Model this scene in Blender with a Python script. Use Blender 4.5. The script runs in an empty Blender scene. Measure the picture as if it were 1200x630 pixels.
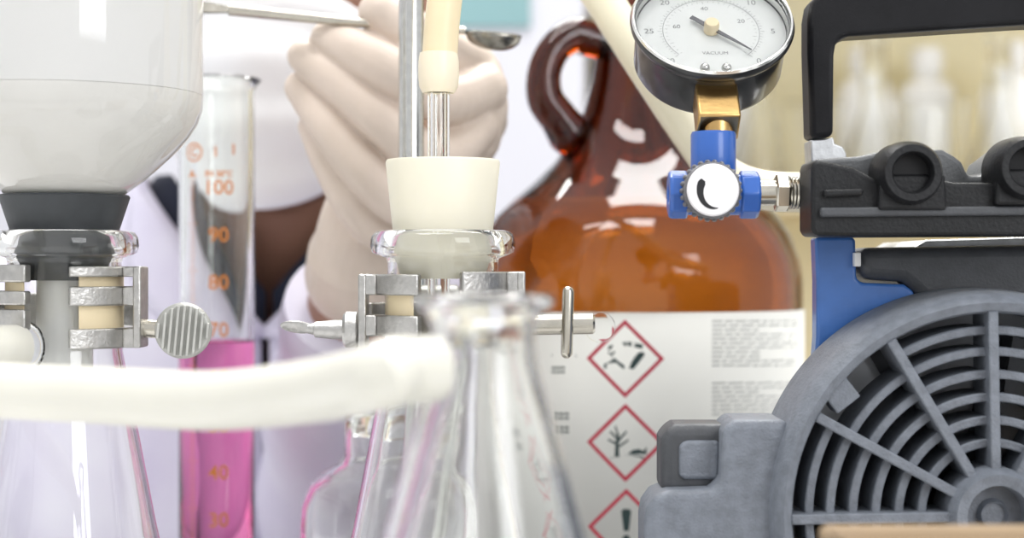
import bpy, bmesh, math, random
from mathutils import Vector, Matrix
random.seed(7)
S = bpy.context.scene
COL = S.collection
PI = math.pi
F = 2000.0          # focal length in pixels (60 mm on a 36 mm sensor, 1200 px wide)
ZC = 0.172          # camera height above the bench

def P(px, py, d):
    return Vector(((px - 600) / F * d, d, ZC - (py - 315) / F * d))

# ------------------------------------------------------------------ materials
def new_mat(name):
    m = bpy.data.materials.new(name); m.use_nodes = True
    return m, m.node_tree, m.node_tree.nodes['Principled BSDF']

def mat(name, col, rough=0.5, metal=0.0, vary=0.06, scale=60.0, bump=0.0, bscale=400.0, coat=0.0, spec=0.5, sub=0.0, trans=0.0, ior=1.45, col2=None):
    m, t, b = new_mat(name)
    b.inputs['Roughness'].default_value = rough
    b.inputs['Metallic'].default_value = metal
    b.inputs['Specular IOR Level'].default_value = spec
    b.inputs['Coat Weight'].default_value = coat
    b.inputs['Coat Roughness'].default_value = 0.05
    b.inputs['Transmission Weight'].default_value = trans
    b.inputs['IOR'].default_value = ior
    if sub:
        b.inputs['Subsurface Weight'].default_value = sub
        b.inputs['Subsurface Radius'].default_value = (0.004, 0.004, 0.003)
    tc = t.nodes.new('ShaderNodeTexCoord')
    if vary > 0 or col2:
        n = t.nodes.new('ShaderNodeTexNoise'); n.inputs['Scale'].default_value = scale; n.inputs['Detail'].default_value = 4
        r = t.nodes.new('ShaderNodeValToRGB')
        c2 = col2 or tuple(max(0, c * (1 - vary)) for c in col)
        r.color_ramp.elements[0].color = (*c2, 1); r.color_ramp.elements[1].color = (*col, 1)
        r.color_ramp.elements[0].position = 0.35; r.color_ramp.elements[1].position = 0.65
        t.links.new(tc.outputs['Object'], n.inputs['Vector'])
        t.links.new(n.outputs['Fac'], r.inputs['Fac'])
        t.links.new(r.outputs['Color'], b.inputs['Base Color'])
    else:
        b.inputs['Base Color'].default_value = (*col, 1)
    if bump > 0:
        n2 = t.nodes.new('ShaderNodeTexNoise'); n2.inputs['Scale'].default_value = bscale; n2.inputs['Detail'].default_value = 3
        bp = t.nodes.new('ShaderNodeBump'); bp.inputs['Strength'].default_value = bump; bp.inputs['Distance'].default_value = 0.001
        t.links.new(tc.outputs['Object'], n2.inputs['Vector'])
        t.links.new(n2.outputs['Fac'], bp.inputs['Height'])
        t.links.new(bp.outputs['Normal'], b.inputs['Normal'])
    return m

def glass(name, col=(1, 1, 1), ior=1.5, rough=0.0):
    m, t, b = new_mat(name)
    b.inputs['Base Color'].default_value = (*col, 1)
    b.inputs['Roughness'].default_value = rough
    b.inputs['IOR'].default_value = ior
    b.inputs['Transmission Weight'].default_value = 1.0
    return m

def amber_glass():
    m = glass('amber_glass', (1, 0.97, 0.93), 1.5)
    t = m.node_tree; v = t.nodes.new('ShaderNodeVolumeAbsorption')
    v.inputs['Color'].default_value = (0.745, 0.515, 0.0, 1); v.inputs['Density'].default_value = 640
    t.links.new(v.outputs['Volume'], t.nodes['Material Output'].inputs['Volume'])
    return m

M = dict(
    glass=glass('clear_glass', (0.985, 0.99, 0.98), 1.47),
    funnel_glass=glass('funnel_glass', (1, 1, 1), 1.47),
    glass_green=glass('thick_glass', (0.97, 0.985, 0.965), 1.5),
    amber=amber_glass(),
    amber_liquid=glass('amber_liquid', (0.97, 0.80, 0.52), 1.36),
    pink=glass('pink_solution', (0.96, 0.27, 0.56), 1.34),
    pink_wet=glass('pink_solution_at_glass', (0.96, 0.27, 0.56), 1.34 / 1.5),
    lens=glass('gauge_lens', (0.99, 0.99, 0.99), 1.2),
    black_rubber=mat('black_rubber', (0.045, 0.05, 0.055), 0.5, vary=0.25, scale=90, bump=0.1),
    cream_rubber=mat('cream_silicone', (0.79, 0.75, 0.615), 0.45, sub=0.25, vary=0.03),
    yellow_rubber=mat('yellowed_latex', (0.86, 0.73, 0.49), 0.35, sub=0.2, vary=0.05),
    tan_rubber=mat('tan_silicone', (0.86, 0.77, 0.60), 0.35, sub=0.2, vary=0.04),
    hose=mat('white_hose', (0.70, 0.685, 0.61), 0.3, sub=0.2, vary=0.03, coat=0.2),
    cream_hose=mat('cream_hose', (0.88, 0.82, 0.62), 0.35, vary=0.04, coat=0.2),
    milky=mat('milky_liquid', (0.975, 0.97, 0.95), 0.5, vary=0.02, scale=25),
    sediment=mat('pale_sediment', (0.975, 0.962, 0.92), 0.8, vary=0.04, scale=40, bump=0.1),
    stem=mat('frosted_white_stem', (0.96, 0.955, 0.93), 0.3, vary=0.03, coat=0.4),
    spoon=mat('dark_steel', (0.30, 0.285, 0.25), 0.22, 1.0, vary=0.2, scale=200),  # darker steel for the spoon bowl and flat blade
    steel=mat('polished_steel', (0.60, 0.60, 0.58), 0.18, 1.0, vary=0.1, scale=300),
    cast=mat('cast_zinc', (0.54, 0.53, 0.51), 0.38, 1.0, vary=0.2, scale=250, bump=0.3, bscale=700),
    knob_metal=mat('dull_knob_metal', (0.52, 0.52, 0.49), 0.5, 0.6, vary=0.15, scale=200),
    nickel=mat('nickel', (0.55, 0.52, 0.45), 0.25, 1.0, vary=0.1, scale=200),
    brass=mat('brass', (0.62, 0.40, 0.16), 0.32, 1.0, vary=0.15, scale=200, bump=0.1),
    gauge_black=mat('gauge_black', (0.018, 0.019, 0.021), 0.28, vary=0.2, coat=0.4),
    dial=mat('dial_white', (0.70, 0.72, 0.70), 0.45, vary=0.02),
    print_grey=mat('grey_print', (0.25, 0.26, 0.26), 0.6, vary=0.05),
    needle=mat('needle_dark', (0.10, 0.10, 0.11), 0.4),
    blue_plastic=mat('blue_plastic', (0.035, 0.13, 0.48), 0.3, vary=0.1, coat=0.3),
    blue_paint=mat('blue_paint', (0.05, 0.16, 0.47), 0.35, vary=0.12, scale=120, coat=0.3, bump=0.05),
    knob_white=mat('knob_white', (0.86, 0.84, 0.85), 0.35, vary=0.02),
    black_print=mat('black_print', (0.012, 0.012, 0.014), 0.5),
    knurl=mat('knurled_grey', (0.16, 0.16, 0.17), 0.4, vary=0.2),
    pump_black=mat('pump_black', (0.012, 0.0125, 0.014), 0.45, spec=0.35, vary=0.3, scale=120, bump=0.2, bscale=900),
    crest_grey=mat('crest_grey', (0.13, 0.135, 0.14), 0.42, vary=0.3, scale=120, bump=0.2, bscale=900),
    handle_black=mat('handle_black', (0.012, 0.012, 0.014), 0.42, spec=0.3, vary=0.25, scale=100, bump=0.1, bscale=900),
    pump_dark=mat('pump_dark_grey', (0.07, 0.074, 0.082), 0.5, vary=0.2, scale=140, bump=0.2, bscale=900),
    pump_grey=mat('pump_grey_plastic', (0.19, 0.21, 0.245), 0.48, vary=0.22, scale=260, bump=0.35, bscale=1200),
    alu=mat('cast_aluminium', (0.60, 0.61, 0.62), 0.42, 0.85, vary=0.2, scale=200, bump=0.08, bscale=600),
    motor=mat('motor_shell', (0.55, 0.57, 0.60), 0.45, 0.3, vary=0.12),
    bore_shade=mat('painted_bore_shade', (0.008, 0.008, 0.009), 0.7, vary=0.2),  # near-black that paints the shade inside the ports
    label=mat('paper_label', (0.71, 0.71, 0.675), 0.55, vary=0.02),
    label_red=mat('label_red', (0.58, 0.035, 0.075), 0.55, vary=0.04),
    label_ink=mat('label_ink', (0.03, 0.06, 0.06), 0.55),
    label_grey=mat('label_grey_ink', (0.56, 0.57, 0.55), 0.6),
    orange_ink=mat('orange_ink', (0.60, 0.20, 0.03), 0.5, vary=0.05),
    glove=mat('latex_glove', (0.71, 0.60, 0.52), 0.45, vary=0.10, scale=35, bump=0.5, bscale=80, col2=(0.64, 0.54, 0.46), sub=0.1),
    coat=mat('lilac_lab_coat', (0.68, 0.66, 0.76), 0.85, vary=0.08, scale=18, col2=(0.59, 0.555, 0.69), bump=0.3, bscale=60),
    mask=mat('white_face_mask', (0.83, 0.83, 0.845), 0.8, vary=0.02, bump=0.1),
    navy=mat('navy_shirt', (0.018, 0.022, 0.045), 0.8, vary=0.2),
    skin=mat('brown_skin', (0.37, 0.195, 0.135), 0.5, vary=0.10, scale=40, sub=0.1),
    hair=mat('dark_hair', (0.012, 0.010, 0.009), 0.5, vary=0.3, scale=200),
    eye=mat('eye_white', (0.8, 0.8, 0.78), 0.2, vary=0.0),
    iris=mat('iris_brown', (0.05, 0.025, 0.012), 0.2),
    card=mat('tan_cardboard', (0.29, 0.205, 0.12), 0.8, vary=0.1, scale=80),
    tape=mat('brown_tape', (0.24, 0.16, 0.085), 0.35, vary=0.05),
    bench=mat('white_bench', (0.82, 0.82, 0.82), 0.35, vary=0.03, scale=8),
    wall=mat('cream_wall', (0.86, 0.81, 0.59), 0.8, vary=0.06, scale=3),
    floor=mat('grey_floor', (0.50, 0.50, 0.50), 0.6, vary=0.1, scale=5),
    shelf=mat('pale_wood', (0.80, 0.70, 0.48), 0.55, vary=0.15, scale=12),
    cab=mat('white_laminate', (0.68, 0.68, 0.72), 0.45, vary=0.02, scale=5),
    teal=mat('teal_sheet', (0.25, 0.42, 0.43), 0.7, vary=0.06, scale=12),
    white_pl=mat('white_plastic', (0.90, 0.90, 0.88), 0.4, vary=0.03),
    chrome_lip=mat('bright_bezel', (0.82, 0.82, 0.80), 0.2, 0.9, vary=0.05),
)

# ------------------------------------------------------------------ mesh builder
class MB:
    def __init__(s): s.v = []; s.f = []
    def add(s, verts, faces):
        b = len(s.v); s.v += [Vector(p) for p in verts]; s.f += [tuple(i + b for i in f) for f in faces]; return s
    def box(s, c, size, rot=None):
        c = Vector(c); h = Vector(size) / 2; vs = []
        for x in (-1, 1):
            for y in (-1, 1):
                for z in (-1, 1):
                    p = Vector((x * h.x, y * h.y, z * h.z))
                    if rot is not None: p = rot @ p
                    vs.append(c + p)
        return s.add(vs, [(0, 1, 3, 2), (4, 6, 7, 5), (0, 4, 5, 1), (2, 3, 7, 6), (0, 2, 6, 4), (1, 5, 7, 3)])
    def prism(s, front, vec):
        n = len(front); vec = Vector(vec)
        vs = [Vector(p) for p in front] + [Vector(p) + vec for p in front]
        fs = [tuple(range(n)), tuple(reversed(range(n, 2 * n)))]
        fs += [(i, i + n, (i + 1) % n + n, (i + 1) % n) for i in range(n)]
        return s.add(vs, fs)
    def lathe(s, prof, o=(0, 0, 0), axis=(0, 0, 1), segs=64, closed=False):
        """prof: (r, h) points along the axis; r == 0 collapses to a pole."""
        o = Vector(o); a = Vector(axis).normalized()
        u = a.orthogonal().normalized() if abs(a.z) < 0.999 else Vector((1, 0, 0)); w = a.cross(u)
        rings = []; b0 = len(s.v)
        for r, h in prof:
            if r < 1e-9:
                rings.append([len(s.v)]); s.v.append(o + a * h)
            else:
                i0 = len(s.v)
                for k in range(segs):
                    t = 2 * PI * k / segs
                    s.v.append(o + a * h + (u * math.cos(t) + w * math.sin(t)) * r)
                rings.append(list(range(i0, i0 + segs)))
        seq = list(zip(rings, rings[1:])) + ([(rings[-1], rings[0])] if closed else [])
        for A, B in seq:
            if len(A) == 1 and len(B) == 1: continue
            for k in range(segs):
                k2 = (k + 1) % segs
                if len(A) == 1: s.f.append((A[0], B[k2], B[k]))
                elif len(B) == 1: s.f.append((A[k], A[k2], B[0]))
                else: s.f.append((A[k], A[k2], B[k2], B[k]))
        return s
    def cyl(s, a, b, r, segs=32, bev=0.0):
        a = Vector(a); b = Vector(b); L = (b - a).length
        if bev: pr = [(0, 0), (r - bev, 0), (r, bev), (r, L - bev), (r - bev, L), (0, L)]
        else: pr = [(0, 0), (r, 0), (r, L), (0, L)]
        return s.lathe(pr, a, b - a, segs)
    def tube(s, pts, radii, segs=20, caps='flat', flat=None):
        """swept round section; flat=(sx, sz) squashes the section."""
        pts = [Vector(p) for p in pts]; n = len(pts)
        if not hasattr(radii, '__len__'): radii = [radii] * n
        T = [(pts[min(i + 1, n - 1)] - pts[max(i - 1, 0)]).normalized() for i in range(n)]
        u = T[0].orthogonal().normalized(); P_ = []; R_ = []; U = []
        for i in range(n):
            u = (u - T[i] * u.dot(T[i])).normalized(); U.append(u.copy())
        if caps == 'round':
            k = 6; r0 = radii[0]; r1 = radii[-1]
            pre = [(pts[0] - T[0] * r0 * math.cos(j * PI / 2 / k), r0 * math.sin(j * PI / 2 / k), T[0], U[0]) for j in range(1, k)]
            post = [(pts[-1] + T[-1] * r1 * math.cos(j * PI / 2 / k), r1 * math.sin(j * PI / 2 / k), T[-1], U[-1]) for j in range(k - 1, 0, -1)]
            sec = pre + list(zip(pts, radii, T, U)) + post
            e0 = pts[0] - T[0] * r0; e1 = pts[-1] + T[-1] * r1
        else:
            sec = list(zip(pts, radii, T, U)); e0 = pts[0]; e1 = pts[-1]
        b = len(s.v)
        for p, r, t, uu in sec:
            w = t.cross(uu)
            for k in range(segs):
                a = 2 * PI * k / segs
                s.v.append(p + uu * (r * math.cos(a)) + w * (r * math.sin(a)))
        m = len(sec)
        for i in range(m - 1):
            for k in range(segs):
                k2 = (k + 1) % segs
                s.f.append((b + i * segs + k, b + i * segs + k2, b + (i + 1) * segs + k2, b + (i + 1) * segs + k))
        c0 = len(s.v); s.v.append(e0); c1 = len(s.v); s.v.append(e1)
        for k in range(segs):
            k2 = (k + 1) % segs
            s.f.append((c0, b + k2, b + k)); s.f.append((c1, b + (m - 1) * segs + k, b + (m - 1) * segs + k2))
        return s
    def pipe(s, pts, ro, ri, segs=24):
        """hollow tube with open ends (closed wall)."""
        pts = [Vector(p) for p in pts]; n = len(pts)
        T = [(pts[min(i + 1, n - 1)] - pts[max(i - 1, 0)]).normalized() for i in range(n)]
        u = T[0].orthogonal().normalized(); b = len(s.v)
        for i in range(n):
            u = (u - T[i] * u.dot(T[i])).normalized(); w = T[i].cross(u)
            for r in (ro, ri):
                for k in range(segs):
                    a = 2 * PI * k / segs
                    s.v.append(pts[i] + (u * math.cos(a) + w * math.sin(a)) * r)
        g = lambda i, q, k: b + (i * 2 + q) * segs + k % segs
        for i in range(n - 1):
            for k in range(segs):
                s.f.append((g(i, 0, k), g(i, 0, k + 1), g(i + 1, 0, k + 1), g(i + 1, 0, k)))
                s.f.append((g(i, 1, k + 1), g(i, 1, k), g(i + 1, 1, k), g(i + 1, 1, k + 1)))
        for k in range(segs):
            s.f.append((g(0, 0, k + 1), g(0, 0, k), g(0, 1, k), g(0, 1, k + 1)))
            s.f.append((g(n - 1, 0, k), g(n - 1, 0, k + 1), g(n - 1, 1, k + 1), g(n - 1, 1, k)))
        return s
    def ell(s, c, r, rot=None, nu=32, nv=18):
        c = Vector(c); vs = []; fs = []
        for j in range(nv + 1):
            ph = PI * j / nv
            for i in range(nu):
                th = 2 * PI * i / nu
                p = Vector((r[0] * math.sin(ph) * math.cos(th), r[1] * math.sin(ph) * math.sin(th), r[2] * math.cos(ph)))
                if rot is not None: p = rot @ p
                vs.append(c + p)
        for j in range(nv):
            for i in range(nu):
                i2 = (i + 1) % nu
                fs.append((j * nu + i, (j + 1) * nu + i, (j + 1) * nu + i2, j * nu + i2))
        return s.add(vs, fs)
    def arc(s, c, r0, r1, a0, a1, z0, z1, n=24):
        """ring sector about the vertical axis through c; angles in degrees, 0 = +X, -90 = towards camera."""
        c = Vector(c); b = len(s.v)
        for i in range(n + 1):
            a = math.radians(a0 + (a1 - a0) * i / n); ca, sa = math.cos(a), math.sin(a)
            for r, z in ((r0, z0), (r1, z0), (r1, z1), (r0, z1)):
                s.v.append(c + Vector((ca * r, sa * r, z)))
        for i in range(n):
            for k in range(4):
                k2 = (k + 1) % 4
                s.f.append((b + i * 4 + k, b + i * 4 + k2, b + i * 4 + 4 + k2, b + i * 4 + 4 + k))
        s.f.append((b, b + 3, b + 2, b + 1)); s.f.append((b + n * 4, b + n * 4 + 1, b + n * 4 + 2, b + n * 4 + 3))
        return s
    def build(s, name, m, parent=None, bevel=0.0, angle=40, remesh=0.0, smooth=0, bseg=2, loc=None, recalc=True):
        root = root_loc(parent) if parent is not None else Vector(loc or (0, 0, 0))
        me = bpy.data.meshes.new(name)
        me.from_pydata([p - root for p in s.v], [], s.f); me.validate()
        bm = bmesh.new(); bm.from_mesh(me)
        bmesh.ops.remove_doubles(bm, verts=bm.verts, dist=1e-6)
        if recalc: bmesh.ops.recalc_face_normals(bm, faces=bm.faces)
        bm.to_mesh(me); bm.free()
        o = bpy.data.objects.new(name, me); COL.objects.link(o)
        if remesh:
            md = o.modifiers.new('r', 'REMESH'); md.mode = 'VOXEL'; md.voxel_size = remesh
            if smooth:
                sm = o.modifiers.new('s', 'SMOOTH'); sm.iterations = smooth; sm.factor = 0.5
            dg = bpy.context.evaluated_depsgraph_get()
            me2 = bpy.data.meshes.new_from_object(o.evaluated_get(dg)); o.modifiers.clear(); o.data = me2; me2.name = name; me = me2
            angle = 180
        if bevel:
            md = o.modifiers.new('bevel', 'BEVEL'); md.width = bevel; md.segments = bseg; md.limit_method = 'ANGLE'; md.angle_limit = math.radians(35)
        me.materials.clear(); me.materials.append(M[m])
        for p in me.polygons: p.use_smooth = True
        if angle < 180: me.set_sharp_from_angle(angle=math.radians(angle))
        if parent is not None:
            o.parent = parent
        else:
            o.location = root
        return o

def root_loc(o):
    v = Vector((0, 0, 0))
    while o is not None: v = v + o.location; o = o.parent
    return v

def tag(o, label=None, cat=None, group=None, kind=None):
    if label: o['label'] = label
    if cat: o['category'] = cat
    if group: o['group'] = group
    if kind: o['kind'] = kind
    return o

def thing(name, label, cat, loc, group=None):
    o = bpy.data.objects.new(name, None); COL.objects.link(o); o.location = loc; o.empty_display_size = 0.02
    return tag(o, label, cat, group)

def copy_tree(o, parent=None):
    c = o.copy(); COL.objects.link(c)
    if parent is not None: c.parent = parent
    for ch in [x for x in bpy.data.objects if x.parent == o]: copy_tree(ch, c)
    return c

def spline(pts, n=10):
    pts = [Vector(p) for p in pts]; out = []
    q = [pts[0] * 2 - pts[1]] + pts + [pts[-1] * 2 - pts[-2]]
    for i in range(1, len(q) - 2):
        for k in range(n):
            t = k / n; a, b, c, d = q[i - 1], q[i], q[i + 1], q[i + 2]
            out.append(0.5 * ((2 * b) + (c - a) * t + (2 * a - 5 * b + 4 * c - d) * t * t + (3 * b - a - 3 * c + d) * t ** 3))
    out.append(pts[-1]); return out

def lerp_list(vals, n):
    out = []
    for i in range(len(vals) - 1):
        for k in range(n): out.append(vals[i] + (vals[i + 1] - vals[i]) * k / n)
    return out + [vals[-1]]

def text2d(body, size, bold=0.0):
    """flat glyph mesh centred on the origin: (points, faces)."""
    cu = bpy.data.curves.new('glyphs', 'FONT'); cu.body = body; cu.size = size; cu.align_x = 'CENTER'; cu.align_y = 'CENTER'; cu.offset = bold
    cu.resolution_u = 4
    o = bpy.data.objects.new('glyphs', cu); COL.objects.link(o)
    dg = bpy.context.evaluated_depsgraph_get(); dg.update()
    me = bpy.data.meshes.new_from_object(o.evaluated_get(dg))
    vs = [(v.co.x, v.co.y) for v in me.vertices]; fs = [tuple(p.vertices) for p in me.polygons]
    bpy.data.objects.remove(o); bpy.data.curves.remove(cu); bpy.data.meshes.remove(me)
    return vs, fs

def disc2d(r, n=20, c=(0, 0)):
    return [(c[0] + r * math.cos(2 * PI * k / n), c[1] + r * math.sin(2 * PI * k / n)) for k in range(n)], [tuple(range(n))]

def rect2d(x0, y0, x1, y1, n=1):
    vs = []; fs = []
    for i in range(n + 1):
        x = x0 + (x1 - x0) * i / n; vs += [(x, y0), (x, y1)]
    for i in range(n): fs.append((2 * i, 2 * i + 2, 2 * i + 3, 2 * i + 1))
    return vs, fs

# ------------------------------------------------------------------ the setting
o = MB().box((0, 1.0, -0.775), (5.0, 5.0, 0.05)).build('floor', 'floor'); tag(o, kind='structure')
o = MB().box((0, 2.65, 0.6), (5.0, 0.1, 2.8)).build('wall_back', 'wall'); tag(o, kind='structure')

t = thing('lab_bench', 'white laboratory bench top carrying all the glassware and the pump', 'bench', (0, 0.55, -0.75))
MB().box((0, 0.55, -0.02), (1.5, 0.67, 0.04)).build('bench_top', 'bench', t, bevel=0.004)
for x in (-0.7, 0.7):
    for y in (0.26, 0.84):
        MB().box((x, y, -0.395), (0.05, 0.05, 0.71)).build('leg', 'bench', t, bevel=0.003)

# ------------------------------------------------------------------ filter flasks
DF = 0.6; PM = F / DF
def fl(y): return (888.33 - y) / PM          # height above the bench for a row of pixels at the flasks' distance
def px(v): return v / PM

def flask_profile(rim_r, rim_t, neck_r, wall, prof):
    return prof

def filter_flask(cx_px, label, arm_dir, arm_y, group=None):
    cx = P(cx_px, 315, DF); loc = Vector((cx.x, DF, 0))
    t = thing('filter_flask', label, 'flask', loc)
    H = fl(270)
    outer = [(0, 0.0), (0.040, 0.0), (0.0455, 0.0015), (0.0478, 0.006), (0.0475, 0.012), (px(105), fl(616)), (px(79), fl(478)), (px(70), fl(432)), (px(66.5), fl(412)), (px(65), fl(395)),
             (px(65), fl(308)), (px(67), fl(302)), (px(77), fl(299)), (px(83), fl(296)), (px(85), fl(288)), (px(84), fl(278)), (px(80), fl(272)), (px(74), H)]
    inner = [(px(71), H - 0.0002), (px(69), fl(276)), (px(68), fl(291)), (px(60), fl(298)), (px(58), fl(303)), (px(59), fl(395)), (px(60.5), fl(414)), (px(64), fl(434)), (px(73.5), fl(480)), (px(99.5), fl(617)), (0.0445, 0.013), (0.0440, 0.006), (0.041, 0.0035), (0, 0.003)]
    MB().lathe(outer + inner, loc, segs=96).build('flask_body', 'glass', t, angle=60)
    # tubulation: hollow glass barb
    ad = Vector(arm_dir).normalized(); z = fl(arm_y)
    p0 = loc + Vector((0, 0, z)) + ad * 0.0190; p1 = p0 + ad * 0.026
    MB().lathe([(0.0088, 0), (0.0065, 0.004), (0.0052, 0.010), (0.0050, 0.016), (0.0056, 0.018), (0.0050, 0.022), (0.0044, 0.026), (0.0028, 0.026), (0.0030, 0.010), (0.0042, 0.002), (0.0060, 0)], p0, ad, 32, closed=True).build('side_arm', 'glass', t, angle=60)
    return t, loc, p0, ad

tl, locL, armL, adL = filter_flask(76, 'clear filter flask at left plugged with a black rubber stopper under the white funnel', (-0.47, -0.88, 0.02), 405)
tc_, locC, armC, adC = filter_flask(519, 'clear filter flask in the middle closed by the cream stopper', (0.45, 0.89, 0.05), 405)

# black rubber stopper with a bore
MB().lathe([(px(34), fl(328)), (px(46), fl(328)), (px(53), fl(302)), (px(62), fl(271)), (px(75), fl(231)), (px(73.5), fl(228.5)), (px(34), fl(228.5))], locL, segs=72, closed=True).build('s', 'black_rubber', None, angle=40, loc=locL)
o = bpy.data.objects['s']; o.name = 'rubber_stopper'; tag(o, 'black tapered rubber stopper seated in the left flask below the funnel', 'stopper')
# cream silicone stopper
MB().lathe([(px(14), fl(326)), (px(48.5), fl(326)), (px(56.5), fl(300)), (px(59), fl(268)), (px(67), fl(190.5)), (px(65.5), fl(187.5)), (px(14), fl(187.5))], locC, segs=72, closed=True).build('s', 'cream_rubber', None, angle=50, loc=locC)
o = bpy.data.objects['s']; o.name = 'silicone_stopper'; tag(o, 'cream silicone stopper with a glass tube through it in the middle flask', 'stopper')

# ------------------------------------------------------------------ funnel with its contents
t = thing('filter_funnel', 'wide glass funnel full of white slurry above the left flask', 'funnel', locL + Vector((0, 0, fl(228))))
out_ = [(160, -190), (160, 112), (158.5, 128), (153, 144), (142, 161), (128, 177), (108, 196), (90, 212), (70, 227), (40, 234)]
def off(r, y, d=2.6): return (r - d, y - (0 if y < 120 else d * 0.55))
MB().lathe([(px(r), fl(y)) for r, y in out_] + [(px(r), fl(y)) for r, y in [off(r, y) for r, y in reversed(out_)]], locL, segs=128, closed=True).build('bowl', 'funnel_glass', t, angle=60)
MB().lathe([(px(32.5), fl(229)), (px(32.5), fl(438)), (px(30), fl(446)), (px(22), fl(446)), (px(24), fl(229))], locL, segs=48, closed=True).build('stem', 'stem', t, angle=50)
IN = [(r, y) for r, y in [off(r, y, 2.3) for r, y in out_]]
MB().lathe([(0, fl(111))] + [(px(IN[0][0]), fl(111))] + [(px(r), fl(y)) for r, y in IN[1:] if y > 111.5] + [(0, fl(229))], locL, segs=96).build('s', 'sediment', None, angle=60, loc=locL + Vector((0, 0, fl(229))))
o = bpy.data.objects['s']; o.name = 'pale_sediment'; tag(o, 'beige white sediment settled in the lower funnel cone', 'slurry', kind='stuff')
MB().lathe([(0, fl(110.5)), (px(IN[0][0]), fl(110.5)), (px(IN[0][0]), fl(-150)), (0, fl(-150))], locL, segs=96).build('s', 'milky', None, angle=60, loc=locL + Vector((0, 0, fl(110.5))))
o = bpy.data.objects['s']; o.name = 'milky_liquid'; tag(o, 'white milky liquid filling the upper funnel above the sediment', 'liquid', kind='stuff')

# ------------------------------------------------------------------ clamps on the flasks
def jaw(axis, side, zt, zm, zb, parent, mname):
    """three curved bars and an upright plate; side = +1 right of the neck, -1 left"""
    m = MB()
    a0, a1 = (-72, -2) if side > 0 else (252, 182)
    for (y0, y1) in (zt, zm, zb):
        m.arc(axis, 0.0205, 0.0245, a0, a1, fl(y1), fl(y0), 18)
        m.box(axis + Vector((side * 0.0255, -0.004, (fl(y0) + fl(y1)) / 2)), (0.006, 0.012, fl(y0) - fl(y1)))
    m.box(axis + Vector((side * 0.0275, -0.004, (fl(zt[0]) + fl(zb[1])) / 2)), (0.0028, 0.013, fl(zt[0]) - fl(zb[1])))
    return m.build('jaw', mname, parent, bevel=0.0006)
def pad(axis, side, y0, y1, parent):
    a0, a1 = (-62, 10) if side > 0 else (242, 170)
    return MB().arc(axis, 0.0197, 0.0203, a0, a1, fl(y1), fl(y0), 18).build('rubber_pad', 'yellow_rubber', parent)

base = Vector((locL.x, DF, fl(408)))
t = thing('flask_clamp', 'worn metal clamp around the left flask with a ribbed round thumb knob', 'clamp', base)
jaw(Vector((locL.x, DF, 0)), 1, (312, 324), (335, 357), (383, 406), t, 'cast')
jaw(Vector((locL.x, DF, 0)), -1, (310, 330), (340, 356), (361, 385), t, 'cast')
pad(Vector((locL.x, DF, 0)), 1, 312, 406, t); pad(Vector((locL.x, DF, 0)), -1, 312, 386, t)
MB().arc(Vector((locL.x, DF, 0)), 0.0255, 0.0285, 10, 170, fl(385), fl(345), 30).build('yoke', 'cast', t, bevel=0.0006)
MB().cyl(P(60, 364, DF + 0.027), P(60, 364, DF + 0.19), 0.005).build('arm', 'steel', t)
k0 = P(172, 384, DF - 0.004)
MB().cyl(k0 + Vector((-0.003, 0, 0)), k0 + Vector((0.008, 0, -0.0008)), 0.0032).build('screw', 'nickel', t)
kc = P(215, 387, 0.592)
rotk = Matrix.Rotation(math.radians(8), 3, 'Z')
mk = MB().lathe([(0, 0.0032), (0.0088, 0.0032), (0.0097, 0.0024), (0.0097, -0.002), (0.0085, -0.0032), (0, -0.0032)], kc, rotk @ Vector((0, -1, 0)), 56)
for i in range(-4, 5):
    x = i * 0.0021; h = math.sqrt(max(0, 0.0088 ** 2 - x * x))
    mk.box(kc + rotk @ Vector((x, -0.0040, 0)), (0.0010, 0.0034, 2 * h), rotk @ Matrix.Rotation(math.radians(5), 3, 'Y'))
kb = mk.build('thumb_knob', 'knob_metal', t, bevel=0.0002)

base = Vector((locC.x, DF, fl(415)))
AX = Vector((locC.x, DF, 0))
t = thing('flask_clamp', 'metal clamp around the middle flask with wing screw and tommy bar', 'clamp', base)
jaw(AX, -1, (321, 345), (368, 392), (407, 416), t, 'cast')
jaw(AX, 1, (318, 345), (366, 390), (404, 415), t, 'cast')
pad(AX, -1, 326, 414, t); pad(AX, 1, 320, 414, t)
MB().arc(AX, 0.0255, 0.0285, 10, 170, fl(395), fl(355), 30).build('yoke', 'cast', t, bevel=0.0006)
rod_p = P(482, 315, 0.66)
MB().cyl(Vector((locC.x - 0.006, DF + 0.0265, fl(374))), Vector((rod_p.x + 0.0095, 0.690, fl(374))), 0.0042).build('arm', 'steel', t)
MB().box(Vector((rod_p.x + 0.0075, 0.66, fl(374))), (0.026, 0.018, 0.022)).build('boss_head', 'cast', t, bevel=0.002)
w0 = P(421, 386, DF - 0.004)
m = MB().lathe([(0, 0), (0.0056, 0), (0.0064, 0.0008), (0.0064, 0.0045), (0.0054, 0.0055), (0, 0.0055)], w0, (-1, 0, 0), 32)
m.lathe([(0.0034, 0.005), (0.0034, 0.009), (0.0027, 0.0155), (0, 0.0165)], w0, (-1, 0, 0), 24)
m.build('screw_collar', 'cast', t)
m = MB(); c = P(349, 383, DF - 0.004)
m.ell(c, (0.0062, 0.0011, 0.0026), Matrix.Rotation(math.radians(6), 3, 'Y') @ Matrix.Rotation(math.radians(35), 3, 'X'))
m.tube([P(375, 386, DF - 0.004), P(360, 384.5, DF - 0.004)], [0.0024, 0.0017], 16)
m.build('wing', 'cast', t)
r0 = P(600, 381, DF + 0.012); r1 = P(697, 379, DF + 0.012)
MB().cyl(r0, r1, 0.0037, 32, 0.0008).build('screw_rod', 'nickel', t)
MB().tube([P(666, 342, DF + 0.009), P(664, 413, DF + 0.009)], 0.0021, 16, 'round').build('tommy_bar', 'nickel', t)
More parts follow.
